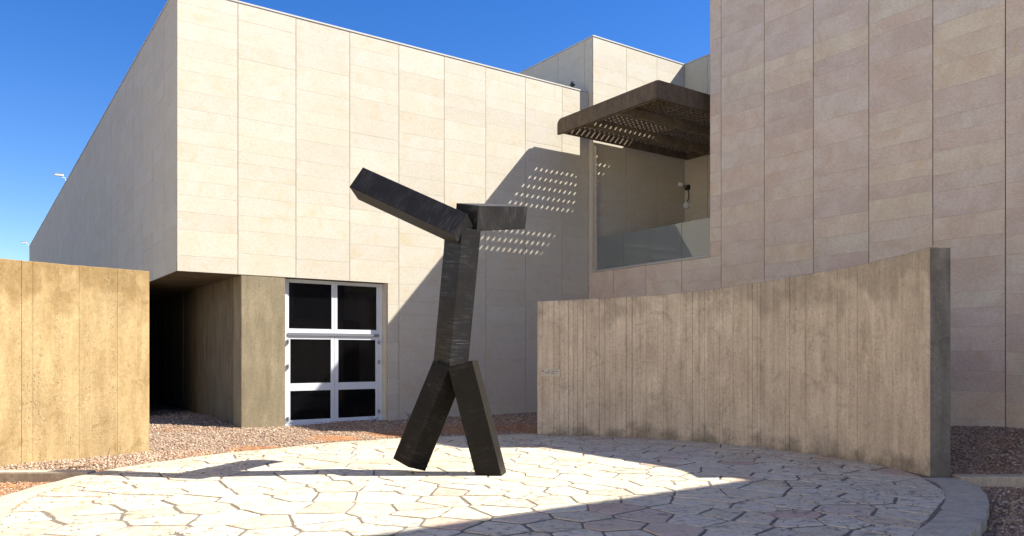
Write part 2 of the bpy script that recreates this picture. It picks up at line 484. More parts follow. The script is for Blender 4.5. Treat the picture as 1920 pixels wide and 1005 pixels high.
pts = []
tries = 0
while len(pts) < 372 and tries < 90000:
    tries += 1
    x, y = random.uniform(-6.2, 6.2), random.uniform(3.7, 15.9)
    dg = math.degrees(math.atan2(y - CY, x - CX)); rr = math.hypot(x - CX, y - CY)
    if rr > r_in(dg) - 0.12: continue
    dmin = random.choice((0.30, 0.34, 0.42, 0.52, 0.66)) * (1 - 0.35 * min(1, tries / 60000))
    if all(((x - a) * 0.88) ** 2 + ((y - b) * 1.1) ** 2 > dmin * dmin for a, b in pts):
        pts.append((x, y))
for _ in range(1):            # even the slabs out a little
    acc = [[0.0, 0.0, 0] for _ in pts]
    arr = np.array(pts)
    for _k in range(14000):
        x, y = random.uniform(-6.2, 6.2), random.uniform(3.7, 15.9)
        if math.hypot(x - CX, y - CY) > r_in(math.degrees(math.atan2(y - CY, x - CX))): continue
        i = int(np.argmin((arr[:, 0] - x) ** 2 + (arr[:, 1] - y) ** 2))
        acc[i][0] += x; acc[i][1] += y; acc[i][2] += 1
    pts = [(p[0] + 0.55 * (a[0] / a[2] - p[0]), p[1] + 0.55 * (a[1] / a[2] - p[1])) if a[2] else p for p, a in zip(pts, acc)]
bound = [plaza_pt(a, r_in(a)) for a in np.arange(0, 360, 4)]
bn = []
for i in range(len(bound)):
    (ax, ay), (bx, by) = bound[i], bound[(i + 1) % len(bound)]
    ex, ey = bx - ax, by - ay; L = math.hypot(ex, ey)
    nx_, ny_ = ey / L, -ex / L
    bn.append((nx_, ny_, nx_ * ax + ny_ * ay + 0.008))
rest_slabs = MB()
for ci, (x, y) in enumerate(pts):
    poly = [(x - 1.6, y - 1.6), (x + 1.6, y - 1.6), (x + 1.6, y + 1.6), (x - 1.6, y + 1.6)]
    gap = random.uniform(0.006, 0.013)
    for cj, (a, b) in enumerate(pts):
        if ci == cj: continue
        dx, dy = (a - x), (b - y)
        if dx * dx + dy * dy > 9: continue
        L = math.hypot(dx, dy)
        # weighted bisector so that slabs differ in size
        poly = clip(poly, dx / L, dy / L, (dx * (x + a) / 2 + dy * (y + b) / 2) / L - gap * (1 + 1.2 * abs(dy) / L))
        if len(poly) < 3: break
    if len(poly) < 3: continue
    dgc = math.atan2(y - CY, x - CX)
    for nx_, ny_, d in bn:
        if nx_ * math.cos(dgc) + ny_ * math.sin(dgc) > 0.2:
            poly = clip(poly, nx_, ny_, d)
            if len(poly) < 3: break
    if len(poly) < 3: continue
    # broken, slightly rounded outline
    out = []
    for i in range(len(poly)):
        a, b = Vector(poly[i]), Vector(poly[(i + 1) % len(poly)])
        L = (b - a).length
        if L < 0.03:
            out.append(a); continue
        nrm = Vector((-(b - a).y, (b - a).x)) / L
        ks = max(2, int(L / 0.11))
        for k in range(ks):
            t = (k + 0.18) / ks if k == 0 else k / ks
            w = 0 if k == 0 else random.uniform(-0.004, 0.011)
            out.append(a + (b - a) * t + nrm * w)
        out.append(a + (b - a) * (1 - 0.18 / ks))
    n = len(out)
    cen = sum(out, Vector((0, 0))) / n
    zt = random.uniform(0.0, 0.005)
    tx, ty = random.uniform(-0.004, 0.004), random.uniform(-0.004, 0.004)
    vs = []
    for q in out:
        d = (cen - q); l = d.length or 1
        i2 = q + d / l * 0.011 - cen
        vs.append((i2.x, i2.y, zt + i2.x * tx + i2.y * ty))
    for q in out:
        r_ = q - cen; vs.append((r_.x, r_.y, zt - 0.005 + r_.x * tx + r_.y * ty))
    for q in out:
        r_ = q - cen; vs.append((r_.x, r_.y, -0.05))
    fs = [tuple(range(n))]
    for k in range(n):
        k2 = (k + 1) % n
        fs += [(k2, k, n + k, n + k2), (n + k2, n + k, 2 * n + k, 2 * n + k2)]
    if cen.y < 6.35:
        rest_slabs.add([(v[0] + cen.x, v[1] + cen.y, v[2]) for v in vs], fs)
        continue
    me = bpy.data.meshes.new('paving_stone'); me.from_pydata(vs, [], fs); me.materials.append(FLAG)
    o = put(bpy.data.objects.new('paving_stone', me), plaza)
    o.location = (cen.x, cen.y, 0)

tag(rest_slabs.build('near_paving_stones', FLAG, plaza), kind='stuff')
print('slabs', len(plaza.children))
# straight kerbs running off both sides of the plaza
def kerb(x0, x1, y0, y1, z):
    m = MB()
    n = 26
    pr = [(0.0, -0.3), (0.0, -0.02), (0.02, 0.0), (0.98, 0.0), (1.0, -0.02), (1.0, -0.3)]
    vs = []
    for k in range(n + 1):
        x = x0 + (x1 - x0) * k / n
        wob = 0.006 * math.sin(k * 1.9) + 0.004 * math.sin(k * 4.1)
        for t, dz in pr:
            vs.append((x, y0 + (y1 - y0) * t + wob, z + dz))
    fs = []
    for k in range(n):
        for i in range(len(pr)):
            j = (i + 1) % len(pr)
            fs.append((k * 6 + i, k * 6 + j, (k + 1) * 6 + j, (k + 1) * 6 + i))
    fs += [tuple(range(6)), tuple(n * 6 + i for i in range(6))]
    o = m.add(vs, fs).build('kerb', CONC_K)
    tag(o, kind='structure')
kerb(5.84, 14.0, 10.02, 10.22, 0.012)
kerb(-14.0, -5.72, 10.36, 10.58, 0.016)

# ------------------------------------------------------------------ panels
UNIT = {}
def unit_box(m):
    if m.name not in UNIT:
        me = bpy.data.meshes.new('stone_panel')
        vs = [(x, y, z) for z in (-.5, .5) for y in (-.5, .5) for x in (-.5, .5)]
        me.from_pydata(vs, [], [(0, 2, 3, 1), (4, 5, 7, 6), (0, 1, 5, 4), (2, 6, 7, 3), (0, 4, 6, 2), (1, 3, 7, 5)])
        me.materials.append(m)
        UNIT[m.name] = me
    return UNIT[m.name]

def rows(z0, z1, lo=0.30, hi=0.56):
    zs = [z0]
    while zs[-1] < z1 - 1e-6:
        h = random.uniform(lo, hi)
        if z1 - zs[-1] - h < lo * 0.8:
            rest = z1 - zs[-1]
            if rest > hi * 1.15:
                zs += [zs[-1] + rest * random.uniform(0.45, 0.55), z1]
            else:
                zs.append(z1)
        else:
            zs.append(zs[-1] + h)
    return zs

def panels(wall, plane, at, cols, bands, m, gv=0.012, gh=0.0025, bulk_after=None, bulk_name='far_panels'):
    """cladding slabs 30 mm thick on a wall facing -V ('v') or -U ('u')"""
    bulk = MB()
    for ci in range(len(cols) - 1):
        a, b = sorted((cols[ci], cols[ci + 1]))
        for z0, z1 in bands:
            zz = rows(z0, z1)
            for k in range(len(zz) - 1):
                pr = random.uniform(-0.0015, 0.0015)
                sa, sz = (b - a) - gv, (zz[k + 1] - zz[k]) - gh
                c, zc = (a + b) / 2, (zz[k] + zz[k + 1]) / 2
                if bulk_after is not None and ci >= bulk_after:
                    if plane == 'v': bulk.box(c - sa / 2, c + sa / 2, at + pr, at + pr + 0.03, zc - sz / 2, zc + sz / 2)
                    else: bulk.box(at + pr, at + pr + 0.03, c - sa / 2, c + sa / 2, zc - sz / 2, zc + sz / 2)
                    continue
                o = put(bpy.data.objects.new('stone_panel', unit_box(m)), wall)
                if plane == 'v':
                    o.location = (c, at + pr + 0.015, zc); o.scale = (sa, 0.03, sz)
                else:
                    o.location = (at + pr + 0.015, c, zc); o.scale = (0.03, sa, sz)
    if bulk.v:
        o = bulk.build(bulk_name, m, wall)
        tag(o, kind='stuff')

# ------------------------------------------------------------------ main building
main = empty('gallery_building', (0, 0, 0), TH)
tag(main, 'long cream limestone gallery building with glazed door and dark undercroft passage', 'building')
UCOL = [UL, 4.826, 6.124, 7.437, 8.735, 10.033, 11.317, 12.626, 13.937, UR]
fw = MB()
fw.box(UL + 0.03, UR + 0.02, VM + 0.032, VM + 0.22, Z1 + 0.004, ZR - 0.042)
fw.box(8.43 + 0.004, UR + 0.02, VM + 0.032, VM + 0.22, -0.3, Z1 + 0.004)
facade = fw.build('facade_wall', JOINT, main)
panels(facade, 'v', VM, UCOL, [(Z1, Z2), (Z2, ZR - 0.045)], STONE)
panels(facade, 'v', VM, [8.43] + UCOL[4:], [(-0.25, Z1)], STONE)
side = box('side_wall', JOINT, main, UL + 0.032, UL + 0.25, VM + 0.23, 64.8, Z1, ZR - 0.042)
vc = [VM + 0.0]
vc = [VM + 0.034] + [VM + 1.29 * k for k in range(1, 37)] + [64.78]
panels(side, 'u', UL, vc, [(Z1, Z2), (Z2, ZR - 0.045)], STONE, bulk_after=18)
# coping along the roof edges, roof slab, hidden rear
cp = MB()
cp.box(UL - 0.015, UR - 0.03, VM - 0.015, VM + 0.30, ZR - 0.04, ZR)
cp.box(UL - 0.015, UL + 0.30, VM + 0.302, 64.85, ZR - 0.04, ZR)
cp.build('coping', COPING, main, 0.004)
box('roof', ROOFM, main, UL + 0.26, 24.0, VM + 0.23, 64.8, ZR - 0.5, ZR - 0.3)
bk = MB()
bk.box(UL + 0.26, 24.0, 64.6, 64.8, -0.3, ZR - 0.5)
bk.box(23.8, 24.0, 22.0, 64.6, -0.3, ZR - 0.5)
bk.build('rear_wall', BODY, main)
# undercroft
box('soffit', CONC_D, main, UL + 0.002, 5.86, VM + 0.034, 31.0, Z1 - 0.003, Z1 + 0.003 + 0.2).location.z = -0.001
m = MB()
def boards(m, plane, at, a0, a1, z0, z1, thick, w=(0.16, 0.3), off=0.006, gr=0.008):
    """board-marked wall: strips slightly in and out with thin grooves; front at 'at', facing -plane"""
    a = a0
    while a < a1 - 1e-4:
        b = min(a1, a + random.uniform(*w))
        d = random.uniform(-off, off)
        e = b - gr * 0.5
        if plane == 'u': m.box(at + d, at + thick, a + gr * 0.5, e, z0, z1)
        else: m.box(a + gr * 0.5, e, at + d, at + thick, z0, z1)
        a = b
    if plane == 'u': m.box(at + 0.016, at + thick - 0.01, a0 + 0.01, a1 - 0.01, z0 + 0.001, z1 - 0.001)
    else: m.box(a0 + 0.01, a1 - 0.01, at + 0.016, at + thick - 0.01, z0 + 0.001, z1 - 0.001)
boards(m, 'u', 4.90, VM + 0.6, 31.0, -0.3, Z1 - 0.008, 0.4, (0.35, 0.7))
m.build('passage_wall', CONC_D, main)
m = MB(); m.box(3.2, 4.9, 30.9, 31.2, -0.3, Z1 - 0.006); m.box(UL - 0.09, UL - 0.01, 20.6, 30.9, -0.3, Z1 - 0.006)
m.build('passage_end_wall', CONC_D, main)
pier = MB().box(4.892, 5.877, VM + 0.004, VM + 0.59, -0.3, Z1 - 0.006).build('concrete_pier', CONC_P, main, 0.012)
# door recess
VD = VM + 0.24
m = MB()
m.box(8.395, 8.428, VM + 0.036, VD + 0.05, -0.3, Z1 - 0.002)
m.build('jamb', STONE, main)
m = MB()
m.box(5.88, 8.394, VM + 0.04, VD + 0.2, Z1 + 0.006, Z1 + 0.05)
m.build('lintel', JOINT, main)
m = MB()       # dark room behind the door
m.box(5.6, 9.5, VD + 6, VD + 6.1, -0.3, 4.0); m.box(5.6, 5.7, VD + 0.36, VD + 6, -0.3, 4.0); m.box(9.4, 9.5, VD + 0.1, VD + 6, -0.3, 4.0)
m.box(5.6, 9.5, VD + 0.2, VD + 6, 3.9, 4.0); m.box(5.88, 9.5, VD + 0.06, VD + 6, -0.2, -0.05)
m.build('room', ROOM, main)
door = MB()
F0, F1 = VD - 0.03, VD + 0.06
door.box(5.90, 6.00, F0, F1, -0.2, 3.35); door.box(8.29, 8.39, F0, F1, -0.2, 3.35)
door.box(6.0, 8.29, F0 + 0.002, F1 - 0.002, 3.29, 3.348); door.box(6.0, 8.29, F0 + 0.002, F1 - 0.002, -0.2, 0.0); door.box(5.9, 8.39, F0 - 0.14, F0 - 0.002, -0.2, -0.004)
frame = door.build('door', ALU, main, 0.004)
tag(frame, 'pale aluminium framed glazed double door with transom lights')
def leaf(name, u0, u1, z0, z1, bars, wl, wr, wb, wt, d):
    m = MB()
    m.box(u0, u0 + wl, VD - d, VD + 0.035, z0, z1); m.box(u1 - wr, u1, VD - d, VD + 0.035, z0, z1)
    m.box(u0 + wl, u1 - wr, VD - d + 0.002, VD + 0.033, z0, z0 + wb); m.box(u0 + wl, u1 - wr, VD - d + 0.002, VD + 0.033, z1 - wt, z1)
    for b0, b1 in bars: m.box(u0 + wl, u1 - wr, VD - d + 0.002, VD + 0.033, b0, b1)
    m.build(name, ALU, frame, 0.003)
    zs = [z0 + wb] + [t for b in bars for t in b] + [z1 - wt]
    for k in range(0, len(zs), 2):
        box('pane', PANE, frame, u0 + wl - 0.005, u1 - wr + 0.005, VD + 0.004, VD + 0.012, zs[k] - 0.005, zs[k + 1] + 0.005)
leaf('transom_light', 6.003, 7.142, 2.105, 3.287, [], 0.035, 0.07, 0.10, 0.02, 0.012)
leaf('transom_light', 7.148, 8.287, 2.105, 3.287, [], 0.07, 0.045, 0.10, 0.02, 0.012)
box('transom', ALU_D, frame, 6.0, 8.29, VD - 0.05, VD + 0.03, 2.04, 2.10)
leaf('door_leaf', 6.003, 7.142, 0.005, 2.035, [(0.76, 0.935)], 0.065, 0.09, 0.08, 0.075, 0.02)
leaf('door_leaf', 7.148, 8.287, 0.005, 2.035, [(0.76, 0.935)], 0.09, 0.075, 0.08, 0.075, 0.02)
for u, zz in ((6.005, 1.9), (6.005, 1.33), (6.005, 0.12), (8.287, 1.9), (8.287, 1.42), (8.287, 0.2)):
    m = MB(); m.box(u - 0.025, u + 0.025, VD - 0.055, VD - 0.031, zz - 0.045, zz + 0.045); m.tube([(u, VD - 0.06, zz - 0.05), (u, VD - 0.06, zz + 0.05)], 0.014)
    m.build('hinge', ALU_D, frame)

# ------------------------------------------------------------------ tower with terrace
tower = empty('stair_tower', (0, 0, 0), TH)
tag(tower, 'taller cream stone tower block rising behind the canopy terrace', 'building')
ZT = 10.95
tw = box('front_wall', JOINT, tower, UR + 0.036, UB + 0.2, VT + 0.032, VT + 0.2, 3.9, ZT - 0.042)
panels(tw, 'v', VT, [UR, 16.27, 17.57, UB], [(3.95, Z2), (Z2, 8.4), (8.4, ZT - 0.045)], STONE)
tl = MB(); tl.box(UR + 0.032, UR + 0.3, VT + 0.21, 27.0, 9.1, ZT - 0.042); tl.box(UR + 0.032, UR + 0.3, VT + 0.21, VT + 0.6, 3.5, 9.1)
tl = tl.build('side_wall', JOINT, tower)
panels(tl, 'u', UR, [VT + 0.034, VT + 0.38, 18.63, 19.92, 21.2, 22.5, 23.8, 25.1, 26.4, 27.0], [(9.2, ZT - 0.045)], STONE)
panels(tl, 'u', UR, [VT + 0.034, VM - 0.004], [(3.6, Z2), (Z2, 9.2)], STONE)
tb = box('terrace_back_wall', JOINT, tower, UB + 0.032, UB + 0.3, 12.68, VT + 0.03, 3.9, ZT - 0.042)
panels(tb, 'u', UB, [VT - 0.002, 16.05, 15.95, 14.66, 13.4, 12.7], [(3.95, Z2), (Z2, 8.4), (8.4, ZT - 0.045)], STONE)
cp = MB()
cp.box(UR - 0.015, UB + 0.3, VT - 0.015, VT + 0.3, ZT - 0.04, ZT)
cp.box(UR - 0.015, UR + 0.3, VT + 0.302, 27.0, ZT - 0.04, ZT)
cp.box(UB - 0.015, UB + 0.3, 12.68, VT - 0.017, ZT - 0.04, ZT)
cp.build('coping', COPING, tower, 0.004)
m = MB(); m.box(UR + 0.31, 24, VT + 0.31, 27.0, 9.0, ZT - 0.2); m.box(UB + 0.31, 24, 12.7, VT + 0.31, 3.0, ZT - 0.2)
m.build('core', BODY, tower)
box('terrace_floor', BODY, tower, UR + 0.31, UB + 0.03, 12.7, VT + 0.03, 3.7, 3.9)

# ------------------------------------------------------------------ right wing
wing = empty('museum_wing', (0, 0, 0), TH)
tag(wing, 'tall rose-grey limestone wing in shade behind the curved concrete wall', 'building')
SILL = 4.05
ww = MB()
ww.box(UR + 0.032, UR + 0.3, 12.668, VM - 0.002, -0.3, SILL - 0.04)
ww.box(UR + 0.032, UR + 0.3, 10.0, 12.66, -0.3, 10.35)
ww.box(UR + 0.032, UR + 0.3, 6.06, 9.998, -0.3, 9.35)
ww.box(UR + 0.032, UR + 0.3, -0.4, 6.058, -0.3, 7.92)
ww = ww.build('facade_wall', plain('joint_dark', (0.055, 0.05, 0.045), 0.9), wing)
panels(ww, 'u', UR, [VM - 0.003, 16.137, 14.856, 13.583, 12.318], [(0.0, Z1 - 0.35), (Z1 - 0.35, SILL - 0.045)], STONE_W, 0.016)
panels(ww, 'u', UR, [12.664, 12.318], [(SILL - 0.045, Z2), (Z2, 8.3), (8.3, 10.35)], STONE_W, 0.016, 0.005)
def zb(t): return [(0.0, Z1), (Z1, Z2), (Z2, 8.3 if t > 9 else t)] + ([(8.3, t)] if t > 9 else [])
panels(ww, 'u', UR, [12.318, 11.078, 10.0 - 0.178], zb(10.35), STONE_W, 0.018)
panels(ww, 'u', UR, [9.822, 8.567, 7.299, 6.05], zb(9.35), STONE_W, 0.018)
panels(ww, 'u', UR, [6.05, 4.79, 3.54, 2.28, 1.0, -0.4], zb(7.92), STONE_W, 0.018)
m = MB()
m.box(UR + 0.302, 24, 10.0, 12.66, -0.3, 10.30); m.box(UR + 0.302, 24, 6.06, 9.998, -0.3, 9.30); m.box(UR + 0.302, 24, -0.4, 6.058, -0.3, 7.88)
m.box(17.85, 24, 8.0, 12.6, 9.0, 12.62); m.box(17.36, 17.84, 12.1, 12.6, 9.0, 12.62); m.box(UR + 0.302, UB, 12.662, VT, -0.3, 3.69)  # unseen rooftop boxes added to block sun dots through the canopy
m.build('wing_volume', BODY, wing)
box('shadow_block', BODY, wing, 12.4, 19.5, -5.0, -0.42, -0.3, 12.0)  # unseen block beside the view, shaped to cast the foreground shadow
box('sill', COPING, wing, UR - 0.02, UR + 0.30, 12.668, 17.04, SILL - 0.038, SILL, 0.004)
m = MB(); m.box(UR + 0.03, UR + 0.10, 16.90, 16.985, SILL + 0.002, 7.7); m.build('window_post', BODY, wing, 0.004)

bal = empty('glass_balustrade', P(UR, 14.8, SILL), TH)
tag(bal, 'grey-green frameless glass balustrade along the terrace edge', 'balustrade')
jv = [16.885, 15.81, 14.756, 13.656, 12.68]
for k in range(4):
    m = MB().box(0.08, 0.095, jv[k + 1] - 14.8 + 0.006, jv[k] - 14.8 - 0.006, 0.0, 0.945)
    m.build('glass_panel', BAL, bal)
box('base_channel', ALU_D, bal, 0.06, 0.115, 12.68 - 14.8, 16.885 - 14.8, -0.001 + 0.001, 0.04)

# ------------------------------------------------------------------ unseen block added left of and behind the viewer to bounce sunlight
opp = empty('bounce_block', (0, 0, 0), TH)
tag(opp, 'unseen pale block added left of the viewer to bounce sunlight onto the wing', 'building')
m = MB()
zz_ = [-0.3, 2.2, 4.2, 9.6]
vv_ = [-24 + 5.0 * k for k in range(9)]
for k in range(8):
    a, b = vv_[k], vv_[k + 1]
    m.box(-14, -9.0, a, a + 3.2, -0.3, 12.0); m.box(-14, -9.0, a + 3.2, b, -0.3, 2.2); m.box(-14, -9.0, a + 3.2, b, 4.2, 12.0)
m.build('wall', plain('bounce_wall_pale', (0.68, 0.62, 0.53), 0.85, 0.06, 1.2), opp)
for k in range(8):
    box('window', PANE, opp, -9.4, -9.38, vv_[k] + 3.2, vv_[k + 1], 2.2, 4.2)
    box('blind', ROOM, opp, -9.6, -9.58, vv_[k] + 3.2, vv_[k + 1], 2.2, 4.2)

# ------------------------------------------------------------------ canopy
can = empty('terrace_canopy', P(16.1, 14.9, 7.75), TH)
tag(can, 'brown rust-stained canopy with egg-crate grille underside over the terrace', 'canopy')
UO, VO, ZO = 16.1, 14.9, 7.75
def cbox(m, u0, u1, v0, v1, z0, z1): return m.box(u0 - UO, u1 - UO, v0 - VO, v1 - VO, z0 - ZO, z1 - ZO)
C0, C1, CN, CF, CB, CT = 13.45, 18.74, 13.03, 16.83, 7.75, 8.17
def rounded(a0, a1, z0, z1, r):
    pts = [(a0, z0), (a1, z0)]
    for k in range(7):
        t = math.pi / 2 * k / 6
        pts.append((a1 - r + r * math.cos(t), z1 - r + r * math.sin(t)))
    return pts + [(a0, z1)]
m = MB().prism([(v - VO, z - ZO) for v, z in rounded(CN, CF, CB, CT, 0.16)], 'x', C0 - UO, C0 + 0.07 - UO)
m.build('front_fascia', RUST, can)
m = MB(); cbox(m, C0 + 0.072, C1, CN, CN + 0.07, CB, CT + 0.02); m.build('near_fascia', RUST, can)
m = MB(); cbox(m, C0 + 0.072, C1, CF - 0.07, CF - 0.002, CB + 0.06, CT - 0.05); m.build('far_fascia', RUST, can)
m = MB(); cbox(m, C1 - 0.07, C1, CN + 0.072, CF - 0.072, CB + 0.06, CT - 0.05); m.build('rear_fascia', RUST, can)
BEAMS = (14.50, 15.80)
for v in BEAMS:
    m = MB(); cbox(m, C0 + 0.075, C1 - 0.075, v - 0.05, v + 0.05, CB + 0.0, 7.985); m.build('cross_beam', GRID, can)
GZ0, GZ1 = 8.005, 8.13
UP, VP = 0.1855, 0.1458
v_lines = [16.51 + VP / 2 - VP * k for k in range(0, 25)]
v_lines = [v for v in v_lines if CN + 0.1 < v < CF - 0.1]
u_lines = [14.09 - UP / 2 + UP * k for k in range(-3, 26)]
u_lines = [u for u in u_lines if C0 + 0.1 < u < C1 - 0.1]
for v in v_lines:
    m = MB(); cbox(m, C0 + 0.074, C1 - 0.074, v - 0.014, v + 0.014, GZ0, GZ1); m.build('grille_rib', GRID, can)
for u in u_lines:
    m = MB(); cbox(m, u - 0.014, u + 0.014, CN + 0.074, CF - 0.074, GZ0 - 0.003, GZ1 + 0.003); m.build('grille_rib', GRID, can)
m = MB(); cbox(m, C0 + 0.075, 14.0, CN + 0.075, CF - 0.075, GZ1 + 0.005, GZ1 + 0.02); cbox(m, 14.001, 14.7, CN + 0.075, 14.9, GZ1 + 0.005, GZ1 + 0.02); m.build('light_block_plate', GRID, can)  # plate added over the grille to block stray sun dots
ends = [CN + 0.12, BEAMS[0] - 0.07, BEAMS[0] + 0.07, BEAMS[1] - 0.07, BEAMS[1] + 0.07, CF - 0.12]
for k in range(0, 6, 2):
    m = MB(); cbox(m, C0 + 0.075, C0 + 0.13, ends[k], ends[k + 1], CB + 0.01, CB + 0.075); m.build('batten', BATTEN, can)

# ------------------------------------------------------------------ curved concrete walls
def board_wall(name, mat_, path, hfun, thick, side_, zb=-0.2, w=(0.05, 0.13), deep=1.2):
    """path: dense list of (x, y, nx, ny) with n pointing to the visible side; boards run upright"""
    L = [0.0]
    for k in range(1, len(path)):
        L.append(L[-1] + math.hypot(path[k][0] - path[k - 1][0], path[k][1] - path[k - 1][1]))
    def at(s):
        return [float(np.interp(s, L, [p[i] for p in path])) for i in range(4)]
    samples = []
    s = 0.0
    while s < L[-1] - 1e-6:
        e = min(L[-1], s + random.uniform(*w))
        if L[-1] - e < 0.06: e = L[-1]
        d = random.uniform(-0.004, 0.004); gdep = random.choice((0.002, 0.005, 0.012, 0.022)) * deep
        g_ = random.choice((0.004, 0.007, 0.012))
        samples += [(s, d - gdep if s > 0 else d), (s + g_, d), ((s + e) / 2, d + random.uniform(-0.001, 0.001)), (e - 0.001, d)]
        s = e
    m = MB(); vs = []
    for s, d in samples:
        x, y, nx_, ny_ = at(s)
        l = math.hypot(nx_, ny_); nx_, ny_ = nx_ / l, ny_ / l
        h = hfun(s / L[-1]) + random.uniform(-0.004, 0.004)
        fx, fy = x + nx_ * d, y + ny_ * d
        bx, by = x - nx_ * thick, y - ny_ * thick
        vs += [(fx, fy, zb), (fx, fy, h - 0.008), (fx - nx_ * 0.008, fy - ny_ * 0.008, h), (bx, by, h), (bx, by, zb)]
    fs = []
    n = len(samples)
    for k in range(n - 1):
        for i in range(5):
            j = (i + 1) % 5
            fs.append((k * 5 + i, k * 5 + j, (k + 1) * 5 + j, (k + 1) * 5 + i))
    fs += [tuple(range(5)), tuple((n - 1) * 5 + i for i in range(5))]
    o = m.add(vs, fs).build(name, mat_)
    return o

path = []
for a in np.linspace(4.2, 82.9, 120):
    x, y = plaza_pt(a, 5.71); path.append((x, y, -math.cos(R(a)), -math.sin(R(a))))
cw = board_wall('curved_wall', CONC_R, path, lambda t: float(np.interp(t, [0, 0.34, 0.667, 1], [3.02, 2.895, 2.74, 2.665])), 0.28, 1)
tag(cw, 'tall curved tan board-marked concrete wall in shade on the right of the plaza', 'wall')
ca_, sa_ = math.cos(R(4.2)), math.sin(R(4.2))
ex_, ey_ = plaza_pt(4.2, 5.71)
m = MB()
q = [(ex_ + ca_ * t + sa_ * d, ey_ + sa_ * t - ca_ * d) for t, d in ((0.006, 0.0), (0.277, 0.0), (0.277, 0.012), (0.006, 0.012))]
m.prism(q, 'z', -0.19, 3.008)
m.build('end_face', CONC_E, cw)  # thin slab giving the wall end a darker grey
lp = [(-6.01, 12.75), (-6.74, 11.93), (-7.36, 11.04), (-7.88, 10.1), (-8.3, 9.1), (-8.6, 8.0), (-8.75, 6.8), (-8.75, 5.5), (-8.6, 4.2), (-8.3, 3.0)]
path = []
for k in range(len(lp) * 8 - 7):
    i, t = divmod(k, 8); t /= 8
    if i == len(lp) - 1: i, t = i - 1, 1.0
    x = lp[i][0] + (lp[i + 1][0] - lp[i][0]) * t; y = lp[i][1] + (lp[i + 1][1] - lp[i][1]) * t
    path.append([x, y])
pp = []
for k, (x, y) in enumerate(path):
    a, b = path[max(0, k - 6)], path[min(len(path) - 1, k + 6)]
    tx, ty = b[0] - a[0], b[1] - a[1]; l = math.hypot(tx, ty)
    pp.append((x, y, -ty / l, tx / l))
# visible side looks to the right, towards the plaza
if pp[0][2] < 0: pp = [(x, y, -nx_, -ny_) for x, y, nx_, ny_ in pp]
lw = board_wall('curved_wall', CONC_L, pp, lambda t: 2.985 - 0.01 * t, 0.28, 1, w=(0.14, 0.4), deep=0.35)
tag(lw, 'sunlit ochre board-marked concrete wall at the left of the plaza', 'wall')

# plaque on the curved wall
ap = 80.2
px, py = plaza_pt(ap, 5.71 - 0.014)
plq = empty('plaque', (px, py, 1.24), R(ap + 90 + 180))
tag(plq, 'small pale rectangular plaque on the shaded curved wall beside its left end', 'plaque')
box('plate', plain('plaque_stone', (0.50, 0.45, 0.35), 0.6), plq, -0.19, 0.19, -0.008, 0.012, -0.072, 0.072, 0.002).location = (0, 0, 0)
ink = plain('worn_print', (0.24, 0.21, 0.17), 0.8)
for (x0, x1, zz, hh) in ((-0.17, -0.14, 0.03, 0.02), (-0.07, -0.01, 0.035, 0.006), (0.02, 0.09, 0.03, 0.010), (-0.11, -0.02, 0.0, 0.010), (0.01, 0.08, -0.012, 0.010), (0.1, 0.17, 0.028, 0.004)):
    box('print_line', ink, plq, x0, x1, -0.0095, -0.0085, zz - hh, zz + hh)

# ------------------------------------------------------------------ sculpture
BOX = {'rleg': [[-0.454, 10.345, 0.6801], [[0.95163, 0.17956, -0.2493], [-0.17793, 0.98361, 0.02926], [0.25047, 0.01651, 0.96798]], [0.1708, 0.1702, 0.8293]], 'lleg': [[-1.1269, 10.4792, 0.77], [[0.71255, 0.59225, 0.37618], [-0.65123, 0.7578, 0.04049], [-0.26109, -0.27383, 0.92566]], [0.1667, 0.1668, 0.7199]], 'torso': [[-0.7541, 10.4941, 2.3494], [[0.71124, 0.6958, 0.10002], [-0.6885, 0.71823, -0.10055], [-0.1418, 0.00265, 0.98989]], [0.1699, 0.1698, 0.96]], 'arm': [[-1.3786, 10.4593, 3.6156], [[-0.5048, 0.1859, 0.84298], [-0.20424, 0.92309, -0.32587], [-0.83873, -0.33667, -0.42801]], [0.1721, 0.1657, 0.8741]], 'block': [[-0.2756, 11.087, 3.5865], [[0.88923, -0.09489, 0.44752], [-0.41811, 0.22841, 0.87921], [-0.18564, -0.96893, 0.16343]], [0.1744, 0.1701, 0.7606]]}
sc = empty('sculpture', (-0.75, 10.4, 0))
tag(sc, 'black bronze abstract striding figure of square beams standing on the plaza', 'sculpture')
names = {'rleg': 'leg', 'lleg': 'leg', 'torso': 'torso', 'arm': 'arm', 'block': 'arm'}
for key, (c, rm, hd) in BOX.items():
    me = bpy.data.meshes.new(names[key])
    bm = bmesh.new()
    bmesh.ops.create_cube(bm, size=2.0)
    bmesh.ops.scale(bm, vec=hd, verts=bm.verts)
    bmesh.ops.bevel(bm, geom=list(bm.edges), offset=0.003, segments=1, affect='EDGES')
    bm.to_mesh(me); bm.free()
    me.materials.append(BRONZE if 'leg' in key else BRONZE_W)
    o = put(bpy.data.objects.new(names[key], me), sc)
    M4 = Matrix(rm).to_4x4(); M4.translation = Vector(c) - Vector(sc.location)
    o.matrix_local = M4

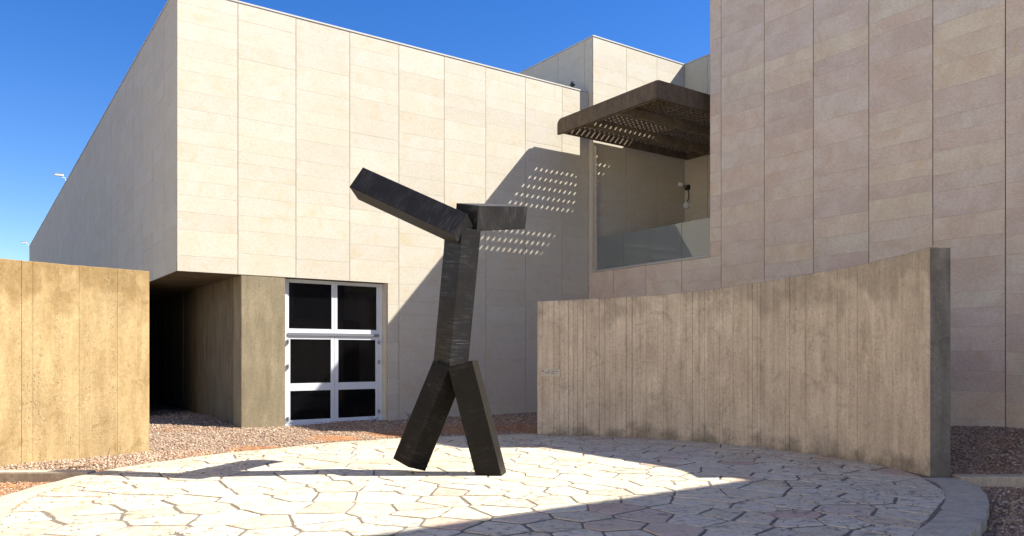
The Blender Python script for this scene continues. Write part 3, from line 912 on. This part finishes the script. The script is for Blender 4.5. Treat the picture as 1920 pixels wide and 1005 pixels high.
# ------------------------------------------------------------------ small things on the buildings
def cctv(loc, yaw, label):
    e = empty('security_camera', loc, yaw)
    e.scale = (0.62, 0.62, 0.62)
    tag(e, label, 'camera', 'security cameras on the roof edge')
    m = MB(); m.tube([(0.25, 0, -0.05), (0.25, 0, 0.12), (0.0, 0, 0.16), (-0.05, 0, 0.24)], 0.03, 8); m.build('bracket', WHITE, e)
    m = MB(); m.box(-0.42, 0.12, -0.09, 0.09, 0.24, 0.40); m.box(-0.46, 0.16, -0.11, 0.11, 0.402, 0.425); b = m.build('housing', WHITE, e, 0.015)
    m = MB(); m.tube([(-0.40, 0, 0.32), (-0.44, 0, 0.32)], 0.065, 12); m.build('lens', DARK, e)
cctv(P(UL - 0.2, 39.3, ZR), TH - 0.2, 'white security camera partway along the sloping left roofline')
cctv(P(UL - 0.25, 64.4, ZR), TH - 0.2, 'white security camera at the far left end of the roof')
def spout(u, v, h, label, name='roof_vent'):
    e = empty(name, P(u, v, ZR), TH)
    tag(e, label, 'roof vent')
    m = MB(); m.tube([(0, 0, -0.02), (0, 0, h * 0.6)], 0.05, 10); m.build('stem', DARK, e)
    m = MB(); m.tube([(0, 0, h * 0.6), (0, 0, h * 0.8), (0, 0, h)], 0.085, 12, 0.03); m.build('cap', DARK, e, smooth=True)
spout(4.83, VM + 0.1, 0.34, 'dark vent stub on the roof edge at the top frame')
spout(14.45, VM + 0.15, 0.24, 'small dark vent on the roof corner beside the tower')

wl = empty('wall_fixture', P(UB, 16.86, 6.4), TH)
tag(wl, 'grey wall camera with looped cable on the shaded terrace wall', 'camera')
m = MB()
for k in range(7):
    pass
m.tube([(-0.005, 0, 0.56), (-0.12, 0, 0.58), (-0.2, 0.06, 0.62)], 0.035, 10); m.build('arm', ALU_D, wl)
m = MB(); m.tube([(-0.17, 0.06, 0.62), (-0.23, 0.09, 0.64), (-0.30, 0.12, 0.66)], 0.075, 12, 0.055); m.build('housing', WHITE, wl, smooth=True)
m = MB(); m.box(-0.07, -0.003, -0.12, 0.06, 0.46, 0.62); m.build('mounting_plate', DARK, wl, 0.01)
m = MB(); m.tube([(-0.04, -0.06, 0.46), (-0.05, -0.09, 0.32), (-0.05, -0.09, 0.2), (-0.04, -0.02, 0.1), (-0.03, 0.02, 0.02)], 0.016, 6); m.build('cable', DARK, wl)
m = MB(); m.tube([(-0.003, 0, -0.02), (-0.09, 0, -0.02)], 0.12, 16, 0.10); m.build('junction_box', ALU, wl, smooth=False)

# ------------------------------------------------------------------ gravel, needles, twigs
def inside_plaza(x, y, margin=0.0):
    return math.hypot(x - CX, y - CY) < r_out(math.degrees(math.atan2(y - CY, x - CX))) + margin
regions = [(-9.5, 1.5, 11.5, 21.0, 36000), (-9.0, -5.2, 7.6, 10.36, 5000), (-9.5, -4.5, 10.6, 12.8, 6000), (4.2, 8.5, 6.0, 10.0, 9000), (5.6, 11.5, 10.25, 15.0, 15000), (0.4, 5.5, 15.3, 20, 3000)]
base = np.array([(1, 0, 0), (-1, 0, 0), (0, 1, 0), (0, -1, 0), (0, 0, 1), (0, 0, -1)], float)
tri = np.array([(0, 2, 4), (2, 1, 4), (1, 3, 4), (3, 0, 4), (2, 0, 5), (1, 2, 5), (3, 1, 5), (0, 3, 5)])
V_, F_ = [], []
cnt = 0
for x0, x1, y0, y1, n in regions:
    for _ in range(n):
        x, y = random.uniform(x0, x1), random.uniform(y0, y1)
        if inside_plaza(x, y, 0.02): continue
        r = random.uniform(0.009, 0.026)
        z = ground_z(x, y)
        a = random.uniform(0, 6.283); ca, sa = math.cos(a), math.sin(a)
        sx, sy, sz = r * random.uniform(0.8, 1.5), r * random.uniform(0.7, 1.1), r * random.uniform(0.5, 0.9)
        tl_ = random.uniform(-0.4, 0.4)
        b = base * (sx, sy, sz)
        q = np.stack([b[:, 0] * ca - b[:, 1] * sa + x, b[:, 0] * sa + b[:, 1] * ca + y, b[:, 2] + b[:, 0] * tl_ + z + sz * 0.4], 1)
        V_.append(q); F_.append(tri + cnt); cnt += 6
for _ in range(900):
    dg = random.uniform(0, 360); q = random.random()
    rr = r_in(dg) * (1 - 0.30 * q * q)
    x, y = plaza_pt(dg, rr)
    r = random.uniform(0.005, 0.012)
    V_.append(base * (r * 1.3, r, r * 0.7) + (x, y, 0.006 + r * 0.4)); F_.append(tri + cnt); cnt += 6
V_ = np.concatenate(V_); F_ = np.concatenate(F_)
def raw_mesh(name, V_, F_, m):
    me = bpy.data.meshes.new(name)
    me.vertices.add(len(V_)); me.vertices.foreach_set('co', V_.astype(np.float32).ravel())
    k = F_.shape[1]
    me.loops.add(F_.size); me.loops.foreach_set('vertex_index', F_.astype(np.int32).ravel())
    me.polygons.add(len(F_)); me.polygons.foreach_set('loop_start', np.arange(0, F_.size, k, dtype=np.int32))
    me.update(calc_edges=True); me.validate()
    me.materials.append(m)
    return put(bpy.data.objects.new(name, me))
tag(raw_mesh('gravel', V_, F_, PEBBLE), 'loose pinkish grey gravel around the plaza', 'gravel', kind='stuff')

V_, F_ = [], []
cnt = 0
def sliver(x, y, z, L, w):
    global cnt
    a = random.uniform(0, 6.283); ca, sa = math.cos(a) * L / 2, math.sin(a) * L / 2
    dz = random.uniform(-0.01, 0.012)
    px_, py_ = -math.sin(a) * w, math.cos(a) * w
    V_.append(np.array([(x - ca, y - sa, z), (x + ca, y + sa, z + dz), (x + px_, y + py_, z + 0.004), (x - px_, y - py_, z + 0.004), (x, y, z + w * 1.6 + 0.004)]))
    F_.append(np.array([(0, 3, 4), (3, 1, 4), (1, 2, 4), (2, 0, 4)]) + cnt); cnt += 5
for _ in range(9000):      # drift along the far rim of the plaza
    dg = random.gauss(112, 17)
    if not 84 < dg < 172: continue
    rr = r_out(dg) + 0.03 + abs(random.gauss(0, 0.5)) * (1.5 if 90 < dg < 125 else 0.8)
    x, y = plaza_pt(dg, rr)
    if math.sin(x * 2.3 + 1.1 + math.sin(y * 2)) * math.sin(y * 3.1 + x) < 0.1 + 0.25 * random.random(): continue
    sliver(x, y, ground_z(x, y) + 0.012, random.uniform(0.04, 0.11), 0.004)
for _ in range(500):       # strays blown on to the slabs
    dg = random.uniform(70, 200); rr = r_in(dg) * (1 - 0.25 * random.random() ** 3)
    x, y = plaza_pt(dg, rr)
    sliver(x, y, 0.007, random.uniform(0.04, 0.1), 0.004)
for _ in range(3500):
    x, y = random.uniform(-9, -5.5), random.uniform(8.4, 10.35)
    if inside_plaza(x, y, 0.02): continue
    sliver(x, y, ground_z(x, y) + 0.012, random.uniform(0.04, 0.11), 0.004)
for _ in range(3500):
    x = random.uniform(-2.5, 1.2); y = random.gauss(16.8, 0.6)
    if inside_plaza(x, y, 0.02): continue
    sliver(x, y, ground_z(x, y) + 0.014, random.uniform(0.04, 0.11), 0.004)
V_ = np.concatenate(V_); F_ = np.concatenate(F_)
tag(raw_mesh('pine_needles', V_, F_, NEEDLE), 'rust brown dry pine needles drifted on the gravel', 'pine needles', kind='stuff')

TWIG = plain('dry_twig', (0.20, 0.13, 0.08), 0.8)
def twig(loc, h, lean, label):
    m = MB()
    m.tube([(0, 0, -0.03), (lean * 0.25, 0, h * 0.45), (lean, 0.02, h)], 0.007, 6, 0.003)
    m.tube([(lean * 0.25, 0, h * 0.45), (lean * 0.25 - 0.03, 0.01, h * 0.62)], 0.004, 5, 0.002)
    o = m.build('dry_twig', TWIG); o.location = loc
    tag(o, label, 'twig')
twig((-5.66, 10.75, 0.0), 0.30, 0.03, 'thin dry upright twig, left of the two by the left kerb')
twig((-5.58, 10.80, 0.0), 0.24, 0.07, 'thin leaning dry twig, right of the two by the left kerb')
m = MB(); m.tube([(-0.15, 0, 0.012), (0.0, 0.01, 0.02), (0.16, 0.0, 0.016)], 0.012, 7, 0.008)
o = m.build('fallen_stick', TWIG); o.location = (-6.1, 10.85, 0.0); o.rotation_euler = (0, 0, 0.05)
tag(o, 'short dark stick lying on the gravel before the ochre wall', 'stick')
LEAF = plain('weed_green', (0.06, 0.075, 0.03), 0.7)
def weed(loc, h, label):
    m = MB()
    for k in range(7):
        a = k * 2.4; l = h * random.uniform(0.5, 1)
        m.tube([(0, 0, -0.02), (0.06 * math.cos(a), 0.06 * math.sin(a), l * 0.6), (0.13 * math.cos(a), 0.13 * math.sin(a), l)], 0.007, 5, 0.002)
    o = m.build('weed', LEAF); o.location = loc
    tag(o, label, 'weed')
p = P(8.95, VM - 0.18); weed((p.x, p.y, ground_z(p.x, p.y)), 0.28, 'small dry weed at the wall foot right of the glazed door')
p = P(8.05, VM - 0.02); weed((p.x, p.y, ground_z(p.x, p.y)), 0.13, 'tiny weed sprouting before the right door leaf')
bm = bmesh.new(); bmesh.ops.create_icosphere(bm, subdivisions=2, radius=0.1)
for v in bm.verts:
    v.co *= 1 + 0.25 * math.sin(v.co.x * 40 + v.co.y * 23) * 0.6
    v.co.z *= 0.6
me = bpy.data.meshes.new('pale_rock'); bm.to_mesh(me); bm.free(); me.materials.append(plain('pale_rock_stone', (0.6, 0.58, 0.52), 0.8))
o = put(bpy.data.objects.new('pale_rock', me)); o.location = (-8.7, 21.7, 0.08)
tag(o, 'small pale rock lying on the floor of the dark passage', 'rock')
